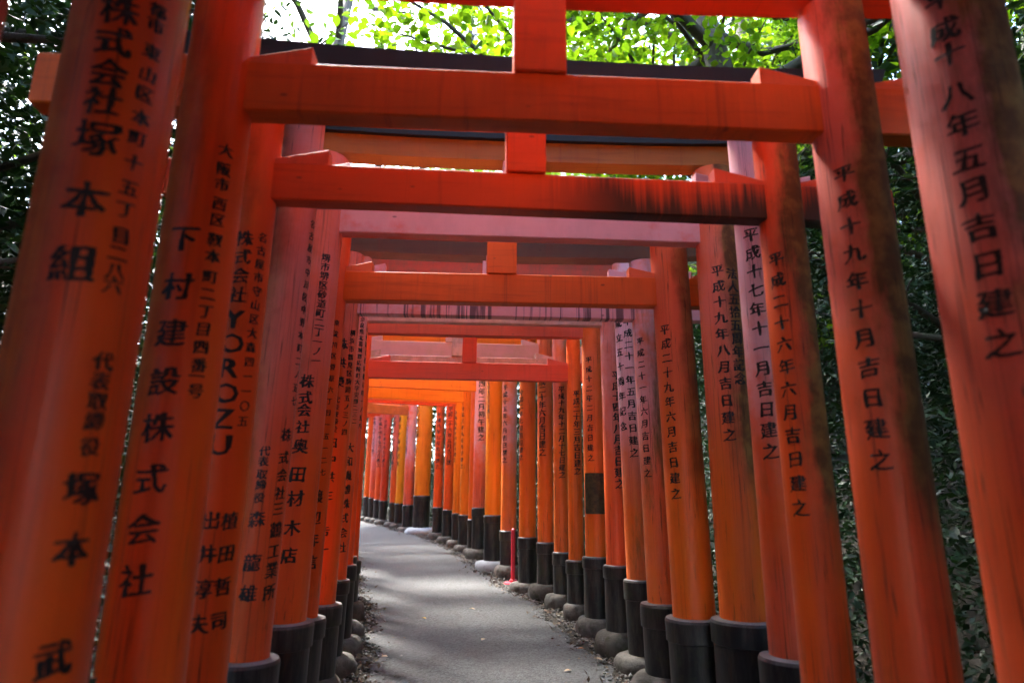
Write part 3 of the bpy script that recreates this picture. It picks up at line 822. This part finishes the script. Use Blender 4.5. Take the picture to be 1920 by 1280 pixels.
        pl['label'] = 'dark weathered metal plaque wrapped round the pillar'
    return root

for n in sorted(GATES):
    build_gate(n)

# ------------------------------------------------------------------ trees and small things: where they stand
TREES = [
 # kind, x, y, scale, turn, label, group, seed
 ('maple', 2.8, 6.3, 1.55, .4, 'bright yellow green maple leaning over the gates on the right', 'trees over the path', 1),
 ('maple', 3.9, 9.6, 1.7, 2.1, 'bright maple behind the first one, top centre right', 'trees over the path', 1),
 ('sparse', -3.3, 8.2, 1.3, 1.0, 'loose leafed tree at top left, sky showing through its leaves', 'trees over the path', 2),
 ('broadleaf', 4.4, 9.6, 1.15, 3.0, 'mid green tree beyond the right hand maple', 'trees over the path', 3),
 ('cedar', -1.6, 19.5, 1.3, .3, 'pale hazy cedar in the bright gap at top centre', 'trees over the path', 4),
 ('evergreen', 4.3, 2.6, .9, .9, 'dark evergreen tree right of the faded pink nearest pillar', 'trees beside the gates', 5),
 ('evergreen', 3.3, 4.4, .58, 2.6, 'dark trunked evergreen seen between the two nearest right pillars', 'trees beside the gates', 6),
 ('evergreen', -3.2, 2.4, .85, .2, 'dark evergreen tree left of the nearest left pillar', 'trees beside the gates', 5),
 ('evergreen', -4.6, 4.2, 1.0, 4.0, 'taller dark evergreen further back at the left edge', 'trees beside the gates', 6),
 ('cedar', 6.5, 5.5, .95, 1.4, 'dark cedar high on the right bank', 'trees beside the gates', 4),
 ('cedar', 6.0, 12.0, 1.0, 2.4, 'dark cedar further along the right bank', 'trees beside the gates', 4),
 ('evergreen', .4, 16.5, .8, 1.2, 'green tree glimpsed through the gap beside the extra thick pillar', 'trees beside the gates', 5),
 ('cedar', -7.5, 4.5, 1.0, .5, 'dark cedar on the left bank', 'trees beside the gates', 4),
 ('cedar', -6.0, 1.5, 1.05, .5, 'dark cedar close to the left edge', 'trees beside the gates', 4),
 ('evergreen', 5.4, .4, 1.0, .5, 'dark evergreen at the right edge of the picture', 'trees beside the gates', 6),
 ('broadleaf', .8, 16.5, 1.7, 2.2, 'tall pale green tree in the bright centre gap above the beams', 'trees over the path', 3),
 ('broadleaf', -7.0, 20.0, 1.6, .7, 'tall tree left of the bright gap, half lost in glare', 'trees over the path', 2),
]
FALLEN = [
 (-.20, 5.22, 'leaf_tan', 'tan fallen leaf in the middle of the path, near its lighter band'),
 (-.35, 6.34, 'leaf_tan', 'small tan fallen leaf farther up the middle of the path'),
 (-.85, 4.74, 'leaf_tan', 'tan fallen leaf close to the left edge of the path'),
 (-.74, 5.93, 'leaf_yellow', 'small yellow fallen leaf on the left half of the path'),
 (.51, 4.98, 'leaf_brown', 'brown fallen leaf near the right edge of the path'),
 (.37, 4.45, 'leaf_tan', 'nearest tan fallen leaf at the bottom of the picture'),
 (.60, 4.72, 'leaf_tan', 'pale fallen leaf lying against the right path edge'),
]

# ------------------------------------------------------------------ foliage
def leaf_cloud(centres, per, spread, size, droop=0.0, flat=0.6, aspect=0.55, seed=1, fold=0.25, six=False):
    """leaves (folded diamonds) scattered round the given centres"""
    g = np.random.default_rng(seed)
    n = len(centres) * per
    C = np.repeat(centres, per, 0) + g.normal(0, 1, (n, 3)) * np.array(spread)
    L = size * g.uniform(.6, 1.25, n)[:, None]
    az = g.uniform(0, 2 * np.pi, n); pit = g.normal(-droop, .45, n)
    d = np.stack([np.cos(az) * np.cos(pit), np.sin(az) * np.cos(pit), np.sin(pit)], 1)
    upv = np.array([0, 0, 1.0]) * flat + g.normal(0, .55, (n, 3))
    s = np.cross(d, upv); s /= np.linalg.norm(s, axis=1)[:, None] + 1e-9
    nn = np.cross(s, d)
    w = L * aspect * .5
    if six:            # rounder leaf with a drooping tip
        tip = C + d * L - nn * L * .12
        V = np.stack([C, C + d * L * .28 + s * w * .85 + nn * w * fold, C + d * L * .62 + s * w * .8 + nn * w * fold, tip,
                      C + d * L * .62 - s * w * .8 + nn * w * fold, C + d * L * .28 - s * w * .85 + nn * w * fold], 1).reshape(-1, 3)
        k = np.arange(n)[:, None] * 6
        F = np.concatenate([k + np.array([[a, b, c]]) for a, b, c in ((0, 1, 2), (0, 2, 3), (0, 3, 4), (0, 4, 5))], 1).reshape(-1, 3)
        return V, F
    V = np.stack([C, C + d * L * .45 + s * w + nn * w * fold, C + d * L, C + d * L * .45 - s * w + nn * w * fold], 1).reshape(-1, 3)
    k = np.arange(n)[:, None] * 4
    F = np.concatenate([k + np.array([[0, 1, 2]]), k + np.array([[0, 2, 3]])], 1).reshape(-1, 3)
    return V, F

def tube(path, radii, seg=8):
    P = [Vector(p) for p in path]; V, F = [], []
    for i, p in enumerate(P):
        d = (P[min(i + 1, len(P) - 1)] - P[max(i - 1, 0)]).normalized()
        a = d.orthogonal().normalized(); b = d.cross(a)
        for k in range(seg):
            t = 2 * math.pi * k / seg
            V.append(p + (a * math.cos(t) + b * math.sin(t)) * radii[i])
    for i in range(len(P) - 1):
        for k in range(seg):
            q, w = i * seg + k, i * seg + (k + 1) % seg
            F.append((q, w, w + seg, q + seg))
    F.append(tuple(range((len(P) - 1) * seg, len(P) * seg)))
    return V, F

def tree_meshes(kind, seed):
    """returns (trunk verts, faces), (crown verts, faces), leaf material; base at the origin"""
    g = np.random.default_rng(seed); rs = random.Random(seed)
    TV, TF, tips = [], [], []
    def add(path, rad, seg=8):
        v, f = tube(path, rad, seg); o = len(TV); TV.extend(v); TF.extend([tuple(i + o for i in q) for q in f])
    if kind == 'cedar':
        H = 15.0
        add([(0, 0, -.4), (.02, .03, 3), (-.03, .02, 7), (.03, 0, 11), (0, 0, H)], [.30, .24, .18, .10, .02], 10)
        for i in range(95):
            z = rs.uniform(2.4, H - .3); L = (1 - (z / H)) * 2.3 + .45; a = rs.uniform(0, 6.28); L *= rs.uniform(.7, 1.1)
            e = (L * math.cos(a), L * math.sin(a), z - .32 * L + .15)
            m = (L * .5 * math.cos(a), L * .5 * math.sin(a), z + .03)
            add([(0, 0, z), m, e], [.03, .02, .006], 4)
            for t in np.linspace(.35, 1, 6): tips.append((e[0] * t, e[1] * t, z + (e[2] - z) * t))
        V, F = leaf_cloud(np.array(tips), 26, (.17, .17, .13), .15, droop=.55, flat=.3, aspect=.16, seed=seed)
        return (TV, TF), (V, F), M['leaf_cedar']
    H = rs.uniform(7.0, 8.5) if kind != 'maple' else 6.2
    bend = (rs.uniform(-.5, .5), rs.uniform(-.5, .5))
    tr = [(0, 0, -.4), (bend[0] * .1, bend[1] * .1, H * .22), (bend[0] * .45, bend[1] * .4, H * .5), (bend[0], bend[1], H * .82)]
    add(tr, [.19, .15, .11, .04], 10)
    nl = 17 if kind != 'maple' else 20
    for i in range(nl):
        t = rs.uniform(.28, 1.0); z = H * .82 * t
        x0 = np.interp(z, [p[2] for p in tr], [p[0] for p in tr]); y0 = np.interp(z, [p[2] for p in tr], [p[1] for p in tr])
        a = i * 2.4 + rs.uniform(-.4, .4); L = rs.uniform(1.5, 2.9) * (1.1 - .35 * t)
        up = rs.uniform(.25, .75) * L if kind != 'maple' else rs.uniform(.05, .35) * L
        e = np.array((x0 + L * math.cos(a), y0 + L * math.sin(a), z + up))
        m = np.array((x0 + L * .5 * math.cos(a + .2), y0 + L * .5 * math.sin(a + .2), z + up * .35))
        add([(x0, y0, z), tuple(m), tuple(e)], [.055 * (1.25 - t * .5), .035, .01], 6)
        for j in range(7):
            b = a + rs.uniform(-1.1, 1.1); l2 = rs.uniform(.35, .95)
            st = m + (e - m) * rs.uniform(0, 1)
            q = st + np.array((l2 * math.cos(b), l2 * math.sin(b), rs.uniform(-.12, .42)))
            add([tuple(st), tuple((st + q) / 2 + np.array((0, 0, .05))), tuple(q)], [.016, .011, .004], 4)
            for w in (.45, .75, 1.0): tips.append(st + (q - st) * w)
    T = np.array(tips)
    if kind == 'maple':
        V, F = leaf_cloud(T, 46, (.22, .22, .06), .066, droop=.25, flat=1.6, aspect=.80, seed=seed, six=True)
        return (TV, TF), (V, F), M['leaf_bright']
    if kind == 'evergreen':
        V, F = leaf_cloud(T, 46, (.23, .23, .18), .085, droop=.2, flat=.8, aspect=.45, seed=seed, six=True)
        return (TV, TF), (V, F), M['leaf_dark']
    if kind == 'sparse':
        V, F = leaf_cloud(T, 13, (.24, .24, .15), .080, droop=.3, flat=.9, aspect=.55, seed=seed, six=True)
        return (TV, TF), (V, F), M['leaf_semi']
    V, F = leaf_cloud(T, 34, (.24, .24, .15), .078, droop=.3, flat=.9, aspect=.55, seed=seed, six=True)
    return (TV, TF), (V, F), M['leaf_mid']

_protos = {}
def plant_tree(kind, x, y, s, rz, label, group=None, seed=1, lean=(0, 0)):
    key = (kind, seed)
    z = float(terrain_z(x, y)) - .05
    root = empty('%s_tree' % kind, (x, y, z), rz)
    root.rotation_euler = (lean[0], lean[1], rz); root.scale = (s, s, s)
    if key not in _protos:
        (tv, tf), (cv, cf), lm = tree_meshes(kind, seed)
        t = mesh_obj('trunk', tv, tf, M['bark'], root, True); c = quad_mesh('crown', cv, cf, lm, root)
        _protos[key] = (t.data, c.data)
    else:
        for nm, d in zip(('trunk', 'crown'), _protos[key]):
            o = bpy.data.objects.new(nm, d); col.objects.link(o); o.parent = root
    tag(root, label, 'tree', group)
    return root

for a in TREES: plant_tree(*a)

# undergrowth on the banks: one mass of leaves nobody could count
def undergrowth(name, side, y0, y1, n, per, d0, d1, h0, h1, seed, label, mat, size):
    g = np.random.default_rng(seed)
    y = g.uniform(y0, y1, n)
    d = d0 + (d1 - d0) * g.uniform(0, 1, n) ** 1.2
    x = np.interp(y, ROW_RY, ROW_RX) + d if side > 0 else np.interp(y, ROW_LY, ROW_LX) - d
    top = h0 + (h1 - h0) * np.clip((d - d0) / (d1 - d0), 0, 1) + .5 * np.sin(y * 1.9 + x) + .35 * np.sin(y * 4.3)
    z = terrain_z(x, y) + g.uniform(0.05, 1, n) * np.maximum(top, .3)
    V, F = leaf_cloud(np.stack([x, y, z], 1), per, (.16, .16, .13), size, droop=.25, flat=.8, aspect=.45, seed=seed + 1)
    o = quad_mesh(name, V, F, M[mat])
    tag(o, label, 'undergrowth', kind='stuff')

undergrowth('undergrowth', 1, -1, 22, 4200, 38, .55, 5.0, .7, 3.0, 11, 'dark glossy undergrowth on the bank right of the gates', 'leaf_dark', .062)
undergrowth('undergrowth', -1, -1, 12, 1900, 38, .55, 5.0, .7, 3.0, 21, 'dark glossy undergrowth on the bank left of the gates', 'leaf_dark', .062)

def woodland(name, xs, ys, n, per, zr, seed, label, mat, size, sp, clear=2.2):
    g = np.random.default_rng(seed)
    x = g.uniform(xs[0], xs[1], n); y = g.uniform(ys[0], ys[1], n)
    k = side_dist(x, y) > clear; x, y = x[k], y[k]
    z = terrain_z(x, y) + zr[0] + (zr[1] - zr[0]) * g.uniform(0, 1, len(x)) * (.75 + .25 * np.sin(x * 1.3 + y * .9))
    V, F = leaf_cloud(np.stack([x, y, z], 1), per, sp, size, droop=.25, flat=.8, aspect=.5, seed=seed + 1)
    tag(quad_mesh(name, V, F, M[mat]), label, 'woodland', kind='stuff')

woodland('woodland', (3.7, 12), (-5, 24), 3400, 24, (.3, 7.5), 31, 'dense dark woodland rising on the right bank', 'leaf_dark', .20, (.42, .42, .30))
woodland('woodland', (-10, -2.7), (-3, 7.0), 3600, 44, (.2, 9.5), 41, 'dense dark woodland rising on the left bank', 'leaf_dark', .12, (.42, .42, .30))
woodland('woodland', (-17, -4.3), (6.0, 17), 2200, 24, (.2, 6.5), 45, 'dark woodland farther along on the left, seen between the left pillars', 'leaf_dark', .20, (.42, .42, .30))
woodland('woodland', (-5.0, 5.0), (-9, 1.9), 1700, 24, (4.2, 7.5), 95, 'unseen evergreen canopy added over the viewpoint to block skylight', 'leaf_dark', .18, (.40, .40, .25), -99)  # leaf mass added out of view to keep skylight off the near gates
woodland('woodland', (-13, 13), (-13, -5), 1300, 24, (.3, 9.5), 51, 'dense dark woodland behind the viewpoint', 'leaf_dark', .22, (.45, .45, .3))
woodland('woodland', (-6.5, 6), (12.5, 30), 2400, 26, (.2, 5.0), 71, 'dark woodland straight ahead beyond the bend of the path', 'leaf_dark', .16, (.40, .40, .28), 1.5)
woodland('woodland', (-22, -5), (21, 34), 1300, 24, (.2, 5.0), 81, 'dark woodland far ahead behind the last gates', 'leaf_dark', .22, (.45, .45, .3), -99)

# ------------------------------------------------------------------ litter and gravel along the path edges
def scatter(n, seed, band, yr):
    g = np.random.default_rng(seed)
    y = g.uniform(yr[0] ** .5, yr[1] ** .5, n) ** 2
    sd = g.integers(0, 2, n)
    k = np.abs(g.normal(0, band, n)) * np.where(g.uniform(0, 1, n) < .3, -1, 1)
    xr = np.interp(y, ROW_RY, ROW_RX); xl = np.interp(y, ROW_LY, ROW_LX)
    x = np.where(sd == 0, xr - .20 + k, xl + .23 - k)
    return x, y, g

x, y, g = scatter(9000, 5, .11, (1.2, 17))
n = len(x)
s = g.uniform(.004, .017, n) * np.where(g.uniform(0, 1, n) < .06, 1.9, 1)
oct_ = np.array([(1, 0, 0), (-1, 0, 0), (0, 1, 0), (0, -1, 0), (0, 0, .7), (0, 0, -.7)], float)
V = oct_[None] * s[:, None, None] * g.uniform(.6, 1.3, (n, 6, 1)) + np.stack([x, y, SLOPE * y + .006 + s * .3], 1)[:, None]
OF = np.array([(0, 2, 4), (2, 1, 4), (1, 3, 4), (3, 0, 4), (2, 0, 5), (1, 2, 5), (3, 1, 5), (0, 3, 5)])
F = (np.arange(n)[:, None, None] * 6 + OF[None]).reshape(-1, 3)
tag(quad_mesh('gravel', V.reshape(-1, 3), F, M['gravel']), 'loose grey gravel along both edges of the path', 'gravel', kind='stuff')

x, y, g = scatter(2600, 6, .15, (1.2, 17))
V, F = leaf_cloud(np.stack([x, y, SLOPE * y + g.uniform(.008, .03, len(x))], 1), 1, (.01, .01, .002), .045, droop=0, flat=4, aspect=.55, seed=61)
tag(quad_mesh('leaf_litter', V, F, M['litter']), 'dry leaf litter between the foot stones and the path', 'leaf litter', kind='stuff')

for i, (x, y, mt, lab) in enumerate(FALLEN):
    a = random.uniform(0, 6.28); L = random.uniform(.05, .075); w = L * .3; z = SLOPE * y + .034
    ca, sa = math.cos(a), math.sin(a)
    pts = [(-L / 2, 0, 0), (-L * .2, w * .8, .006), (L * .1, w, .009), (L / 2, 0, .003), (L * .1, -w, .008), (-L * .2, -w * .8, .005), (-L * .2, 0, .001), (L * .1, 0, .002)]
    V = [(x + px * ca - py * sa, y + px * sa + py * ca, z + pz) for px, py, pz in pts]
    V2 = V + [(p[0], p[1], p[2] - .001) for p in V]
    top = [(0, 6, 1), (1, 6, 7, 2), (2, 7, 3), (3, 7, 4), (4, 7, 6, 5), (5, 6, 0)]
    Fc = top + [tuple(i + 8 for i in f[::-1]) for f in top]
    o = mesh_obj('fallen_leaf', V2, Fc, M[mt])
    tag(o, lab, 'leaf', 'fallen leaves on the path')

# ------------------------------------------------------------------ red marker post among the pillars
post = empty('marker_post', (.033, 7.86, SLOPE * 7.86 + .016), .3)
tag(post, 'slim red plastic marker post with flat base beside the path', 'marker post')
V, F = lathe([(.105, 0), (.108, .006), (.100, .016), (.045, .022), (.040, .045), (.026, .05)], 24)
smooth_by_angle(mesh_obj('base', V, F, M['post'], post))
V, F = lathe([(.024, .048), (.024, .5), (.024, .566)], 20)
smooth_by_angle(mesh_obj('pole', V, F, M['post'], post))
V, F = lathe([(.026, .47), (.0262, .475), (.0262, .535), (.026, .54)], 20)
smooth_by_angle(mesh_obj('reflective_band', V, F, M['post'], post))
V, F = lathe([(.026, .565), (.027, .58), (.022, .605), (.010, .614)], 20)
smooth_by_angle(mesh_obj('cap', V, F, M['post'], post))
